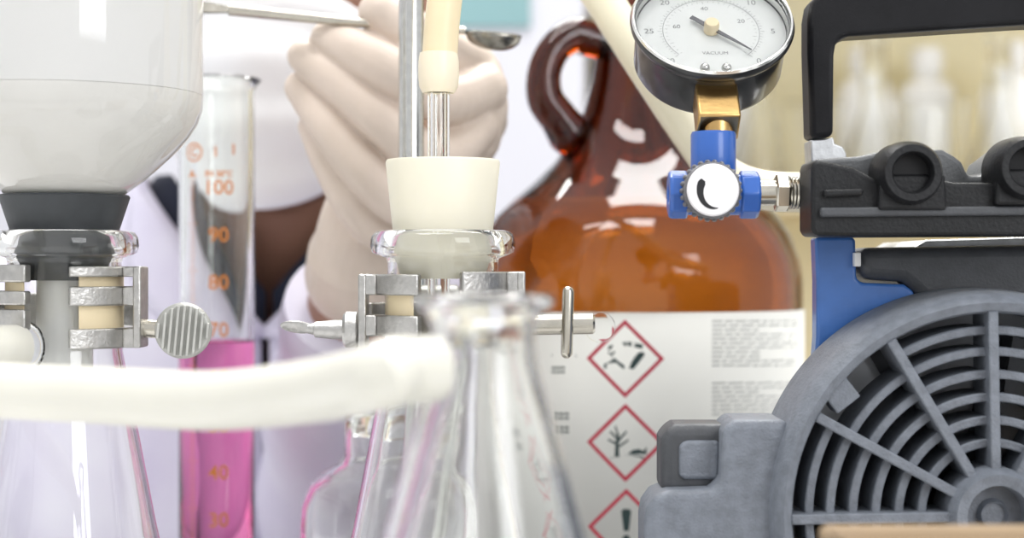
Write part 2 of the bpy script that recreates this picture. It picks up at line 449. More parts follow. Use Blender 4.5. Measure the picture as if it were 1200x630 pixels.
MB().lathe([(0.0045, 0), (0.0055, 0), (0.0057, 0.001), (0.0055, 0.002), (0.0045, 0.002), (0, 0.0015)], P(703, 383, DF + 0.030), (0, -1, 0), 40).build('end_cap', 'glass', t)

# retort rod fixed to the bench
t = thing('retort_rod', 'vertical polished steel rod standing behind the cream stopper', 'stand', (rod_p.x, 0.66, 0))
MB().lathe([(0, 0.001), (0.0049, 0.001), (0.0049, 0.459), (0.0042, 0.46), (0, 0.46)], (rod_p.x, 0.66, 0), segs=40).build('rod', 'steel', t, angle=50)
MB().lathe([(0.0051, 0.0), (0.0090, 0.0), (0.0090, 0.006), (0.0075, 0.008), (0.0051, 0.008)], (rod_p.x, 0.66, 0), segs=40, closed=True).build('foot_flange', 'cast', t)

# glass tube through stopper, rubber tubing on it
gt = P(514, 315, DF); gx = Vector((gt.x, DF, 0))
o = MB().lathe([(0.0039, fl(345)), (0.0039, fl(70)), (0.0022, fl(70)), (0.0022, fl(345))], gx, segs=40, closed=True).build('glass_tube', 'glass', None, loc=(gx.x, DF, fl(345)))
tag(o, 'short clear glass tube rising out of the cream stopper', 'tube')
t = thing('rubber_tubing', 'pale yellow rubber tubing pushed down over the glass tube above the cream stopper', 'tubing', (gx.x, DF, fl(112)))
m = MB(); pts = spline([P(515, 75, DF), P(517, 40, DF), P(521, 0, DF), P(527, -40, DF), P(545, -120, DF + 0.01), P(600, -180, DF + 0.03), P(700, -210, DF + 0.06)], 8)
m.pipe(pts, 0.0062, 0.0041, 32); m.build('tubing', 'yellow_rubber', t)
MB().lathe([(0.0041, fl(108)), (0.0056, fl(109)), (0.0068, fl(102)), (0.0072, fl(88)), (0.0071, fl(72)), (0.0066, fl(62)), (0.0041, fl(60))], gx, segs=48, closed=True).build('collar', 'tan_rubber', t)

# ------------------------------------------------------------------ front flask, blurred
DQ = 0.40; QX = (567 - 600) / F * DQ; qp = F / DQ
def qz(y): return ZC - (y - 315) / qp
loc = Vector((QX, DQ, 0))
t = thing('filter_flask', 'blurred clear open flask nearest the camera with the thick white hose on it', 'flask', loc)
q = lambda v: v / qp
outer = [(0, 0), (0.046, 0), (0.0515, 0.002), (0.0530, 0.008), (0.0520, 0.014), (q(118), qz(630)), (q(92), qz(530)), (q(72), qz(455)), (q(63), qz(425)), (q(60), qz(400)), (q(61), qz(382)), (q(68), qz(368)), (q(78), qz(360)), (q(82), qz(354)), (q(81), qz(347)), (q(74), qz(344))]
inner = [(q(62), qz(345)), (q(53), qz(356)), (q(49), qz(385)), (q(50), qz(425)), (q(60), qz(458)), (q(82), qz(535)), (q(108), qz(632)), (0.0492, 0.014), (0.0487, 0.007), (0.0445, 0.0035), (0, 0.003)]
MB().lathe(outer + inner, loc, segs=96).build('flask_body', 'glass', t, angle=60)
ad = Vector((-0.80, -0.60, 0.0)); pz = loc + Vector((0, 0, qz(430)))
p0 = pz + ad * 0.0118
MB().lathe([(0.0058, 0), (0.0054, 0.002), (0.0052, 0.006), (0.0055, 0.009), (0.0050, 0.011), (0.0030, 0.0115), (0.0030, 0.006), (0.0045, 0.0)], p0, ad, 32, closed=True).build('side_arm', 'glass', t, angle=60)
# the thick hose: front flask arm -> left, looping outside the frame back to the left flask's arm
hs = p0 + ad * 0.0015
pe = armL + adL * 0.004
pts = [hs, hs + ad * 0.012] + [P(448, 440, .378), P(370, 457, .405), P(250, 469, .435), P(120, 463, .455), P(0, 457, .465), P(-110, 450, .468), P(-220, 436, .480), P(-285, 420, .520), P(-250, 408, .555), P(-180, 403, .545), P(-80, 403, .540)]
pts += [pe + adL * 0.022 + Vector((-0.004, 0, 0)), pe + adL * 0.008, pe]
pts = spline(pts, 10)
o = MB().pipe(pts, 0.0077, 0.0057, 32).build('vacuum_hose', 'hose', None, loc=P(250, 469, .435)); tag(o, 'thick white hose sagging across the front from the blurred flask to the left', 'hose')

# ------------------------------------------------------------------ graduated cylinder
DG = 0.76; gp = F / DG
def gz(y): return ZC - (y - 315) / gp
loc = Vector(((254 - 600) / F * DG, DG, 0)); R = 44 / gp
t = thing('graduated_cylinder', 'tall graduated cylinder with orange numerals holding pink solution', 'measuring cylinder', loc)
ri = R - 0.0024; ZL = gz(398)
prof = [(0, 0.004), (0.026, 0.004), (0.030, 0.0), (0.036, 0.0), (0.036, 0.006), (0.028, 0.010), (0.0190, 0.016), (R, 0.022), (R, gz(106)), (R + 0.0012, gz(99)), (R + 0.003, gz(94)), (R + 0.0025, gz(92.5)), (R - 0.001, gz(98)), (R - 0.0022, gz(106)), (ri, ZL)]
MB().lathe(prof, loc, segs=80).build('cylinder_body', 'glass_green', t, angle=60)
# the solution wets the glass: its side and bottom are glass-to-liquid faces, its top a liquid-to-air face
o = MB().lathe([(0, 0.0212), (R - 0.006, 0.0215), (ri, 0.0265), (ri, ZL), (ri - 0.001, ZL - 0.0008), (0, ZL - 0.001)], loc, segs=80).build('pink_solution', 'pink_wet', None, angle=60, loc=loc)
o.data.materials.append(M['pink'])
for p in o.data.polygons:
    if p.normal.z > 0.3: p.material_index = 1
tag(o, 'bright pink solution inside the graduated cylinder', 'liquid', kind='stuff')
def wrap_text(m, shape, cx, cz, ctr, rad, th0):
    vs, fs = shape
    m.add([ctr + Vector((math.sin(th0 + (x + cx) / rad) * rad, -math.cos(th0 + (x + cx) / rad) * rad, cz + y)) for x, y in vs], fs)
m = MB(); ctr = loc.copy(); th0 = math.atan2(-loc.x, loc.y) * 0   # facing the camera side
rad = R + 0.00015; thc = math.atan2(-ctr.x, ctr.y)
for k, n in enumerate((100, 90, 80, 70, 60, 50, 40, 30, 20, 10)):
    z = gz(222) - k * 54.5 / gp
    wrap_text(m, text2d(str(n), 0.0090, 0.0001), 0.0008, z, ctr, rad, thc)
    for j in range(10):
        zz = z - j * 5.45 / gp + 0.0052
        if zz > 0.03: wrap_text(m, rect2d(-0.0135 if j == 0 else -0.0125, -0.0002, -0.009 if j == 0 else -0.010, 0.0002, 3), 0, zz, ctr, rad, thc)
for s_, x_, y_, z_ in (('C', -0.0105, 181, 0.006), ('I', -0.0005, 181, 0.006), ('1', 0.0075, 178, 0.0065), ('IN 20°C', 0.001, 206, 0.0036), ('A', -0.0115, 206, 0.0045)):
    wrap_text(m, text2d(s_, z_, 0.00012), x_, gz(y_), ctr, rad, thc)
ring = [(0.0042 * math.cos(a * PI / 10), 0.0042 * math.sin(a * PI / 10)) for a in range(20)] + [(0.0034 * math.cos(a * PI / 10), 0.0034 * math.sin(a * PI / 10)) for a in range(20)]
wrap_text(m, (ring, [(a, (a + 1) % 20, 20 + (a + 1) % 20, 20 + a) for a in range(20)]), -0.0105, gz(181), ctr, rad, thc)
m.build('orange_scale', 'orange_ink', t, recalc=False)

# ------------------------------------------------------------------ clear bottle behind the middle flask
DB = 0.70; bp_ = F / DB
def bz(y): return ZC - (y - 315) / bp_
loc = Vector(((455 - 600) / F * DB, DB, 0)); b_ = lambda v: v / bp_
t = thing('reagent_bottle', 'clear glass bottle with round shoulders behind the middle flask', 'bottle', loc)
MB().lathe([(0, 0.002), (b_(90), 0), (b_(103), 0.004), (b_(103), bz(612)), (b_(101), bz(590)), (b_(92), bz(566)), (b_(74), bz(550)), (b_(58), bz(542)), (b_(52), bz(534)), (b_(51), bz(470)), (b_(56), bz(467)), (b_(56), bz(458)), (b_(52), bz(456)),
            (b_(44), bz(456)), (b_(44), bz(534)), (b_(50), bz(548)), (b_(70), bz(557)), (b_(86), bz(572)), (b_(95), bz(592)), (b_(97), bz(612)), (b_(97), 0.006), (b_(88), 0.004), (0, 0.004)], loc, segs=80).build('bottle_body', 'glass_green', t, angle=60)
MB().lathe([(0, bz(444)), (b_(40), bz(444)), (b_(43), bz(447)), (b_(43.5), bz(505)), (b_(41), bz(508)), (0, bz(508))], loc, segs=48).build('glass_stopper', 'glass', t, angle=50)

# ------------------------------------------------------------------ amber bottle
DA = 0.80; ap = F / DA
def az(y): return ZC - (y - 315) / ap
a_ = lambda v: v / ap
loc = Vector(((745 - 600) / F * DA, DA, 0))
tA = thing('amber_bottle', 'big amber glass bottle with a ring handle and hazard label', 'bottle', loc)
op = [(194, 362), (193.5, 330), (190, 305), (180, 277), (165, 254), (146, 236), (122, 216), (98, 193), (78, 166), (62, 132), (52, 96), (46, 55), (43, 10), (42, -30), (45, -38), (45, -50), (41, -55), (41, -90)]
outer = [(0, 0.006), (0.055, 0.003), (0.066, 0.0), (0.074, 0.003), (a_(194), 0.010)] + [(a_(r), az(y)) for r, y in op]
thk = lambda y: 8 + 9 * max(0, min(1, (275 - y) / 70))
inner = [(a_(r - thk(y)), az(y + 4)) for r, y in reversed(op)]; inner[0] = (a_(26), az(-90))
inner += [(a_(186), 0.014), (0.070, 0.007), (0.06, 0.007), (0, 0.010)]
MB().lathe(outer + inner, loc, segs=112).build('bottle_body', 'amber', tA, angle=60)
# ring handle
yaw = Vector((-0.96, -0.28, 0)).normalized()
hp = [(62, 48), (80, 44), (103, 60), (116, 88), (115, 118), (98, 142), (86, 158)]
hpts = [Vector((loc.x, loc.y, 0)) + yaw * a_(r - 4) + Vector((0, 0, az(y))) for r, y in [(40, 52)] + hp]
MB().tube(spline(hpts, 8), lerp_list([0.0085, 0.0085, 0.008, 0.0075, 0.0078, 0.0085, 0.009, 0.0105], 8), 24, 'round').build('ring_handle', 'amber', tA, angle=180)
MB().lathe([(0, az(-105)), (a_(48), az(-105)), (a_(50), az(-102)), (a_(50), az(-58)), (a_(46), az(-57)), (a_(43), az(-90)), (0, az(-91))], loc, segs=48).build('screw_cap', 'pump_black', tA)
li = [(a_(186) + 0.00005 - 0.0002, 0.0145)] + [(a_(r - thk(y)) - 0.0002, az(y + 4)) for r, y in op[:5]]
zl = az(240)
o = MB().lathe([(0, 0.0105), (0.06, 0.0075), (0.0695, 0.0075)] + li + [(a_(139), zl), (0, zl)], loc, segs=96).build('amber_liquid', 'amber_liquid', None, angle=60, loc=loc)
tag(o, 'orange liquid standing inside the amber bottle', 'liquid', kind='stuff')
# label, wrapped on the bottle
RL = a_(194) + 0.0003
phc = math.atan2(-loc.x, loc.y)   # bearing from the bottle back to the camera
def lab_pt(u, z, lift=0.0):
    th = u / RL
    return loc + Vector((math.sin(th) * (RL + lift), -math.cos(th) * (RL + lift), z))
def lab_at(pxx, pyy):
    lo, hi = -1.6, 1.4
    for _ in range(50):
        mid = (lo + hi) / 2; p = lab_pt(mid * RL, 0)
        if 600 + F * p.x / p.y < pxx: lo = mid
        else: hi = mid
    p = lab_pt(lo * RL, 0); return lo * RL, ZC - (pyy - 315) / F * p.y
def on_label(m, shape, u0, z0, lift=0.0002):
    vs, fs = shape; m.add([lab_pt(u0 + x, z0 + y, lift) for x, y in vs], fs)
u0 = -1.25 * RL; u1 = 1.42 * RL; ztop = lab_at(800, 366)[1]
m = MB(); n = 60; vs = []; fs = []
for i in range(n + 1):
    u = u0 + (u1 - u0) * i / n; vs += [lab_pt(u, 0.02, 0), lab_pt(u, ztop, 0)]
    if i < n: fs.append((2 * i, 2 * i + 2, 2 * i + 3, 2 * i + 1))
m.add(vs, fs); lab = m.build('paper_label', 'label', tA, recalc=False)
sd = lab.modifiers.new('thick', 'SOLIDIFY'); sd.thickness = 0.00015; sd.offset = 1
gry = MB()
def diamond(cx, cy, h):
    red = MB()
    u, z = lab_at(cx, cy)
    def side(a, b, c, d, k=6):
        vs = []; fs = []
        for i in range(k + 1):
            t_ = i / k
            vs += [(a[0] + (b[0] - a[0]) * t_, a[1] + (b[1] - a[1]) * t_), (d[0] + (c[0] - d[0]) * t_, d[1] + (c[1] - d[1]) * t_)]
            if i < k: fs.append((2 * i, 2 * i + 2, 2 * i + 3, 2 * i + 1))
        return vs, fs
    O = [(h, 0), (0, h), (-h, 0), (0, -h)]; I = [(x * 0.865, y * 0.865) for x, y in O]
    for k in range(4): on_label(red, side(O[k], O[(k + 1) % 4], I[(k + 1) % 4], I[k]), u, z)
    return u, z, red.build('hazard_diamond', 'label_red', lab, recalc=False)
hd = 0.0166
def poly(pts, s=1.0): return [(x * s, y * s) for x, y in pts], [tuple(range(len(pts)))]
ink = MB(); u, z, dm_ = diamond(732.5, 420, hd)     # corrosion
on_label(ink, poly([(-9, -4.2), (0, -4.2), (-0.5, -2.6), (-2.2, -1.6), (-3.6, -0.4), (-4.6, 0.4), (-5.6, -0.6), (-7.4, -1.8), (-9, -2.4)], .001), u, z)
on_label(ink, poly([(1.6, -4.2), (3.6, -4.4), (6.0, -1.4), (8.4, 1.8), (7.6, 3.0), (5.6, 2.6), (4.0, 0.6), (2.6, -1.6)], .001), u, z)
on_label(ink, poly([(-7.4, 3.6), (-6.9, 5.4), (0.4, 7.2), (0.8, 5.6)], .001), u, z)
on_label(ink, poly([(1.0, 5.6), (1.2, 7.3), (7.6, 6.0), (7.2, 4.2)], .001), u, z)
for dx, dy in ((-6.6, 2.4), (-5.6, 1.5), (-4.8, 2.6)):
    on_label(ink, disc2d(0.0006, 10, (dx * .001, dy * .001)), u, z)
ink.build('corrosion_symbol', 'label_ink', lab, recalc=False)
ink = MB(); u, z, dm_ = diamond(733, 518.5, hd)     # dead tree and fish
on_label(ink, poly([(-4.6, -6), (-2.6, -6), (-2.9, -1), (-2.6, 4), (-3.4, 4), (-4.2, 0)], .001), u, z)
for pts in (((-3.6, 1), (-6.8, 4.6), (-6.2, 5), (-3.2, 2)), ((-3.4, 2), (-4.6, 7), (-4, 7.2), (-2.8, 3)), ((-3.2, 1.4), (0.2, 5.2), (0.7, 4.7), (-2.8, 0.2)), ((-4, -1), (-7.6, 1), (-7.3, 1.6), (-3.6, 0)), ((-3, -1.2), (1.2, 1.6), (1.4, 0.9), (-2.9, -2.2))):
    on_label(ink, poly(pts, .001), u, z)
on_label(ink, poly([(-7, -6.8), (8.4, -6.8), (7, -5.6), (2, -5.0), (-4, -5.8)], .001), u, z)
on_label(ink, poly([(1, -4.4), (3.2, -3.0), (5.6, -2.6), (7.6, -3.4), (9, -1.6), (8.8, -5.0), (6.4, -4.6), (3.4, -4.9)], .001), u, z)
ink.build('dead_tree_and_fish_symbol', 'label_ink', lab, recalc=False)
ink = MB(); u, z, dm_ = diamond(734, 618, hd)       # exclamation
on_label(ink, poly([(-2.1, 7.2), (-1, 8), (1, 8), (2.1, 7.2), (1.1, -1.4), (-1.1, -1.4)], .001), u, z)
on_label(ink, disc2d(0.0016, 18, (0, -0.0046)), u, z)
ink.build('exclamation_mark', 'label_ink', lab, recalc=False)
ink = MB()
# small print: grey word-length strokes (too small to read in the photograph)
rr = random.Random(3)
y = 376.0
while y < 486:
    if not (432 < y < 446):
        x = 834.0
        end = 934 if rr.random() < 0.85 else 890
        while x < end - 4:
            w = rr.uniform(6, 18); xe = min(x + w, end)
            ua, za = lab_at(x, y); ub, _ = lab_at(xe, y)
            on_label(gry, rect2d(0, -0.0004, ub - ua, 0.0004, 2), ua, za)
            x = xe + 2.2
    y += 5.2
for (xa, ya, w) in ((647, 433, 16), (649, 487, 19), (650, 503, 18), (646, 416, 30)):
    for k in range(3):
        if ya == 416 and k > 0: break
        ua, za = lab_at(xa + (k * w / 3), ya); ub, _ = lab_at(xa + (k + (0.8 if ya != 416 else 3)) * w / 3, ya)
        hh = 0.0014 if ya != 416 else 0.0003
        on_label(ink, rect2d(0, -hh, ub - ua, -hh * 0.35, 1), ua, za); on_label(ink, rect2d(0, hh * 0.3, ub - ua, hh, 1), ua, za)
ink.build('side_print', 'label_ink', lab, recalc=False); gry.build('small_print', 'label_grey', lab, recalc=False)

# ------------------------------------------------------------------ cream hose behind the gauge
pts = spline([P(640, -120, .70), P(668, -60, .695), P(706, -2, .69), P(760, 82, .68), P(812, 160, .675), P(845, 202, .672), P(890, 222, .670), P(960, 226, .668), P(1030, 228, .668)], 10)
o = MB().pipe(pts, 0.0078, 0.0055, 28).build('cream_hose', 'cream_hose', None, loc=P(760, 82, .68)); tag(o, 'cream hose running diagonally behind the pressure gauge to the pump', 'hose')

# ------------------------------------------------------------------ vacuum pump
DP = 0.55; pp = F / DP
HUB = P(1167, 604, DP)
tP = thing('vacuum_pump', 'grey, black and blue vacuum pump with a round fan grille and carrying handle', 'pump', (HUB.x, 0.62, 0))
p_ = lambda v: v / pp
fwd = Vector((0, 1, 0))
# rim and shroud of the fan cover (axis along y); r in px
def rimlathe(prof, mname, name, parent, segs=128, **k):
    return MB().lathe([(p_(r), h) for r, h in prof], HUB, (0, 1, 0), segs, closed=True).build(name, mname, parent, **k)
cov = rimlathe([(237, 0.002), (240, -0.001), (250, -0.003), (258, 0.000), (263, 0.006), (266, 0.020), (266, 0.036), (240, 0.036), (238, 0.020)], 'pump_grey', 'fan_cover', tP, angle=35)
m = MB()
def rib(ang, r0, r1, w, d0, d1):
    a = math.radians(ang); u = Vector((math.cos(a), 0, math.sin(a))); n = Vector((-math.sin(a), 0, math.cos(a)))
    c = HUB + u * p_((r0 + r1) / 2) + fwd * (d0 + d1) / 2
    rot = Matrix((u, fwd, n)).transposed()
    m.box(c, (p_(r1 - r0), d1 - d0, p_(w)), rot)
for k in range(12): rib(90 + 30 * k + 1, 50, 240, 12, -0.0015, 0.018)
def fin(r, a0, a1, th, d0, d1, n=14):
    b = len(m.v)
    for i in range(n + 1):
        a = math.radians(a0 + (a1 - a0) * i / n); u = Vector((math.cos(a), 0, math.sin(a)))
        for rr_, dd in ((r - th / 2, d0), (r + th / 2, d0), (r + th / 2, d1), (r - th / 2, d1)):
            m.v.append(HUB + u * p_(rr_) + fwd * dd)
    for i in range(n):
        for k in range(4):
            k2 = (k + 1) % 4
            m.f.append((b + i * 4 + k, b + i * 4 + k2, b + i * 4 + 4 + k2, b + i * 4 + 4 + k))
    m.f.append((b, b + 3, b + 2, b + 1)); m.f.append((b + n * 4, b + n * 4 + 1, b + n * 4 + 2, b + n * 4 + 3))
for seg in range(12):
    a0 = 91 + 30 * seg; 
    for r in (84, 111, 138, 165, 192, 217):
        if seg == 1 and r == 217: continue
        fin(r, a0 + 1, a0 + 29, 10.5, 0.003, 0.026)
m.box(HUB + Vector((p_(-182), 0.006, p_(143))), (p_(34), 0.012, p_(34)), Matrix.Rotation(math.radians(-38), 3, 'Y'))
gr = m.build('grille', 'pump_grey', cov, bevel=0.0005)
MB().lathe([(0, 0.003), (p_(13), 0.003), (p_(16), 0.001), (p_(19), 0.004), (p_(34), 0.004), (p_(37), -0.004), (p_(50), -0.005), (p_(57), -0.001), (p_(58), 0.018), (0, 0.018)], HUB, (0, 1, 0), 64).build('hub', 'pump_grey', cov, angle=35)
MB().lathe([(p_(30), 0.0365), (p_(258), 0.0365), (p_(258), 0.041), (p_(30), 0.041)], HUB, (0, 1, 0), 96, closed=True).build('back_plate', 'motor', cov, angle=35)
# fan wheel inside
m = MB().cyl(HUB + fwd * 0.027, HUB + fwd * 0.036, p_(50))
for k in range(9):
    a = 2 * PI * k / 9; u = Vector((math.cos(a), 0, math.sin(a))); n_ = Vector((-math.sin(a), 0, math.cos(a)))
    tw = (n_ * 0.75 + fwd * 0.45).normalized()
    rot = Matrix((u, tw, u.cross(tw))).transposed()
    m.box(HUB + u * p_(135) + fwd * 0.0312, (p_(176), 0.009, 0.0016), rot)
m.build('fan_wheel', 'pump_dark', tP)
MB().lathe([(0, 0.046), (p_(145), 0.046), (p_(150), 0.050), (p_(150), 0.10), (p_(140), 0.105), (0, 0.105)], HUB, (0, 1, 0), 72).build('motor', 'motor', tP)
# side housing with stepped outline
def pr(out, d, depth, name, mname, parent, bevel=0.001, bseg=3, dfun=None):
    return MB().prism([P(x, y, dfun(x) if dfun else d) for x, y in out], (0, depth, 0)).build(name, mname, parent, bevel=bevel, bseg=bseg, angle=35)
hb = P(1000, 860, .555).z
pr([(925, 492), (862, 492), (852, 496), (847, 507), (845, 558), (841, 568), (832, 573), (784, 575), (768, 582), (758, 596), (755, 612), (755, 790), (925, 790)], .556, .030, 'side_housing', 'pump_grey', tP, 0.003, 4)
pr([(858, 497), (792, 497), (780, 502), (775, 514), (775, 580), (858, 580)], .566, .022, 'terminal_box', 'pump_dark', tP, 0.004, 5)
pr([(843, 516), (803, 516), (796, 522), (796, 558), (803, 562), (843, 562)], .5645, .006, 'terminal_cover', 'pump_grey', bpy.data.objects['terminal_box'], 0.0014, 4)
# blue bracket
bbk = pr([(955, 278), (1000, 277), (1003, 282), (1004, 326), (1010, 331), (1060, 333), (1071, 341), (1076, 362), (1076, 520), (965, 520), (953, 445), (957, 395), (957, 330)], .592, .010, 'bracket', 'blue_paint', tP, 0.0015)
MB().box(P(1004, 304, .590), (0.0022, 0.004, 0.0048)).build('clip', 'white_pl', bbk, bevel=0.0003)
# motor cover on top
pr([(1006, 290), (1250, 286), (1420, 290), (1420, 420), (1090, 420), (1080, 350), (1066, 336), (1058, 330), (1010, 327)], .590, .09, 'motor_cover', 'pump_dark', tP, 0.004, 4)
pr([(1068, 292), (1085, 281), (1250, 276), (1400, 276), (1400, 296)], .605, .07, 'cover_highlight', 'alu', tP, 0.001)  # bright strip standing in for the highlight on the cover's top edge
# manifold
man = pr([(951, 193), (958, 187), (1000, 196), (1030, 212), (1110, 212), (1120, 214), (1165, 214), (1400, 214), (1400, 275), (1000, 277), (955, 276), (951, 268)], .556, .024, 'manifold', 'pump_black', tP, 0.0018)
pr([(955, 186), (1006, 183), (1030, 178), (1105, 175), (1119, 183), (1128, 190), (1135, 206), (1155, 206), (1162, 188), (1186, 170), (1230, 168), (1380, 170), (1380, 260), (955, 260)], .572, .03, 'manifold_crest', 'crest_grey', man, 0.0016)
pr([(962, 243), (1400, 240), (1400, 250), (962, 254)], .5535, .006, 'ridge', 'pump_dark', man, 0.0008)
pr([(966, 222), (1012, 221), (1012, 229), (966, 231)], .5535, .006, 'step', 'pump_black', man, 0.0008)
for (bx, by) in ((1070, 202), (1207, 196), (1340, 196)):
    c = P(bx, by, .548)
    port = MB().lathe([(p_(22), 0.010), (p_(22.5), 0.001), (p_(25), -0.0005), (p_(33), -0.0005), (p_(37), 0.0025), (p_(39), 0.010), (p_(39), 0.018), (p_(22), 0.018)], c, (0, 1, 0), 56, closed=True).build('port', 'pump_black', man, angle=35)
    MB().cyl(c + fwd * 0.005, c + fwd * 0.0175, p_(22.4)).build('shade_plug', 'bore_shade', port)  # solid black plug standing in for the shade inside the port
    MB().prism([P(bx - 38, by + 2, .552), P(bx - 40, by + 44, .552), P(bx + 40, by + 44, .552), P(bx + 38, by + 2, .552)], (0, .02, 0)).build('port_web', 'pump_black', port, bevel=0.001)
# handle
dh = lambda x: .600 - (x - 950) * 0.000128
hout = [(950, 163), (947, 60), (947, 22), (950, 4), (958, -7), (972, -12), (1200, -26), (1380, -36), (1398, -30), (1408, -16), (1410, 163), (1380, 163), (1378, 42), (1372, 28), (1360, 22), (1200, 29), (996, 42), (986, 45), (980, 52), (978, 64), (977, 160)]
hd_ = pr(hout, .6, .016, 'handle', 'handle_black', tP, 0.002, 3, dfun=dh)
mt = pr([(950, 164), (977, 161), (978, 168), (988, 172), (992, 180), (992, 188), (951, 190)], .601, .014, 'handle_mount', 'alu', tP, 0.0006)
mt2 = pr([(1380, 163), (1410, 163), (1412, 188), (1372, 188)], .545, .014, 'handle_mount', 'alu', tP, 0.0006)
# base, feet, wire
MB().box((HUB.x, .625, 0.0145), (0.150, 0.115, 0.005)).build('base_plate', 'pump_dark', tP, bevel=0.001)
for sx in (-1, 1):
    for sy in (-1, 1):
        MB().lathe([(0, 0), (0.009, 0), (0.010, 0.002), (0.008, 0.012), (0, 0.012)], (HUB.x + sx * 0.062, .625 + sy * 0.045, 0), segs=28).build('rubber_foot', 'black_rubber', tP)
MB().box((HUB.x, .660, 0.022), (0.10, 0.06, 0.010)).build('motor_cradle', 'pump_dark', tP, bevel=0.001)
MB().tube(spline([P(941, 470, .575), P(955, 447, .570), P(968, 434, .566), P(980, 424, .570), P(990, 420, .585)], 6), 0.0016, 12, 'round').build('lead_wire', 'white_pl', tP)

# ------------------------------------------------------------------ pressure gauge and valve
TT = math.radians(41); n_ = Vector((0, -math.cos(TT), math.sin(TT))); e1 = Vector((1, 0, 0)); e2 = Vector((0, math.sin(TT), math.cos(TT)))
DGA = .60; C = P(834.5, 26, DGA); gk = DGA / F
tG = thing('pressure_gauge', 'round black dial gauge tilted upward on a brass stem above the blue valve', 'gauge', P(836, 155, .57))
bk = MB().lathe([(0, -0.0205), (85 * gk, -0.0205), (88.5 * gk, -0.0185), (89 * gk, -0.004), (92 * gk, -0.003), (95.5 * gk, -0.0015), (96.5 * gk, 0.0), (95 * gk, 0.0012), (92.5 * gk, 0.0012), (90 * gk, 0.0), (89.0 * gk, -0.0056), (0, -0.0056)], C, n_, 96).build('case', 'gauge_black', tG, angle=35)
MB().lathe([(95.0 * gk, 0.0013), (93.5 * gk, 0.0022), (91.5 * gk, 0.0019), (88.6 * gk, -0.0035), (88.9 * gk, -0.0038), (92.3 * gk, 0.0013)], C, n_, 96, closed=True).build('bezel', 'chrome_lip', tG, angle=50)
dl = MB().lathe([(0, -0.0046), (88.6 * gk, -0.0046), (88.6 * gk, -0.0054), (0, -0.0054)], C, n_, 80).build('dial', 'dial', tG)
def dial_pt(x, y, h=-0.0045): return C + e1 * x + e2 * y + n_ * h
m = MB()
def ondial(m, shape, x0, y0, h=-0.00448, rot=0.0):
    c_, s_ = math.cos(rot), math.sin(rot)
    vs, fs = shape; m.add([dial_pt(x0 + c_ * x - s_ * y, y0 + s_ * x + c_ * y, h) for x, y in vs], fs)
# scale runs clockwise from 30 (lower left) over the top to 0 (lower right)
def ang(v): return math.radians(225 - (30 - v) / 30 * 270)
for k in range(61):
    v = k / 2; a = ang(v); L = 5 if k % 10 == 0 else (3.5 if k % 2 == 0 else 2.2)
    ondial(m, rect2d(58 * gk, -0.00007, (58 + L) * gk, 0.00007), 0, 0, rot=a)
for k in range(39):
    a = ang(k / 38 * 30); L = 5 if k % 5 == 0 else 2.5
    ondial(m, rect2d((54 - L) * gk, -0.00006, 54 * gk, 0.00006), 0, 0, rot=a)
for tx in [(i, 30 * i / 200) for i in range(200)]:
    a = ang(tx[1]); ondial(m, rect2d(56.5 * gk, -0.00035, 57.1 * gk, 0.00035), 0, 0, rot=a)
for v, s_ in ((30, '30'), (25, '25'), (20, '20'), (15, '15'), (10, '10'), (5, '5'), (0, '0')):
    a = ang(v); ondial(m, text2d(s_, 0.0036), 73 * gk * math.cos(a), 73 * gk * math.sin(a))
for v, s_ in ((0, '0'), (20, '20'), (40, '40'), (60, '60')):
    a = ang(v / 76 * 30); 
    if v: ondial(m, text2d(s_, 0.0028), 41 * gk * math.cos(a), 41 * gk * math.sin(a))
ondial(m, text2d('VACUUM', 0.0022), 2 * gk, -38 * gk)
m.build('scale_print', 'print_grey', dl, recalc=False)
m = MB(); a = ang(0) + math.radians(4); c_, s_ = math.cos(a), math.sin(a)
def nd(x, y): return (c_ * x - s_ * y, s_ * x + c_ * y)
m.prism([dial_pt(*nd(x * gk, y * gk), -0.0030) for x, y in ((-30, -3), (-30, 3), (0, 3), (30, 2), (58, 0.5), (58, -0.5), (30, -2), (0, -3))], n_ * 0.0003)
m.build('needle', 'needle', tG)
MB().lathe([(0, 0.0002), (7.5 * gk, 0.0), (9 * gk, -0.0008), (9 * gk, -0.0042), (0, -0.0042)], C, n_, 32).build('needle_hub', 'yellow_rubber', tG)
for sx in (-12, 13):
    MB().ell(dial_pt(sx * gk, -64 * gk, -0.0044), (6 * gk, 6 * gk, 6 * gk), nu=20, nv=12).build('dial_screw', 'steel', tG)
MB().lathe([(0, 0.0), (89.5 * gk, 0.0), (89.5 * gk, 0.0008), (0, 0.0008)], C, n_, 64).build('lens', 'lens', tG)
# brass stem: square block below the case
sb = C - n_ * 0.0115 - e2 * 0.0275
rot = Matrix((e1, n_, e2)).transposed()
MB().box(sb - e2 * 0.0055, (0.0145, 0.0120, 0.0165), rot).build('brass_stem', 'brass', tG, bevel=0.0008)
sb2 = sb - e2 * 0.0120
MB().cyl(sb2 + e2 * 0.002, Vector((sb2.x, sb2.y, sb2.z - 0.012)), 0.0052, 32).build('brass_thread', 'brass', tG)

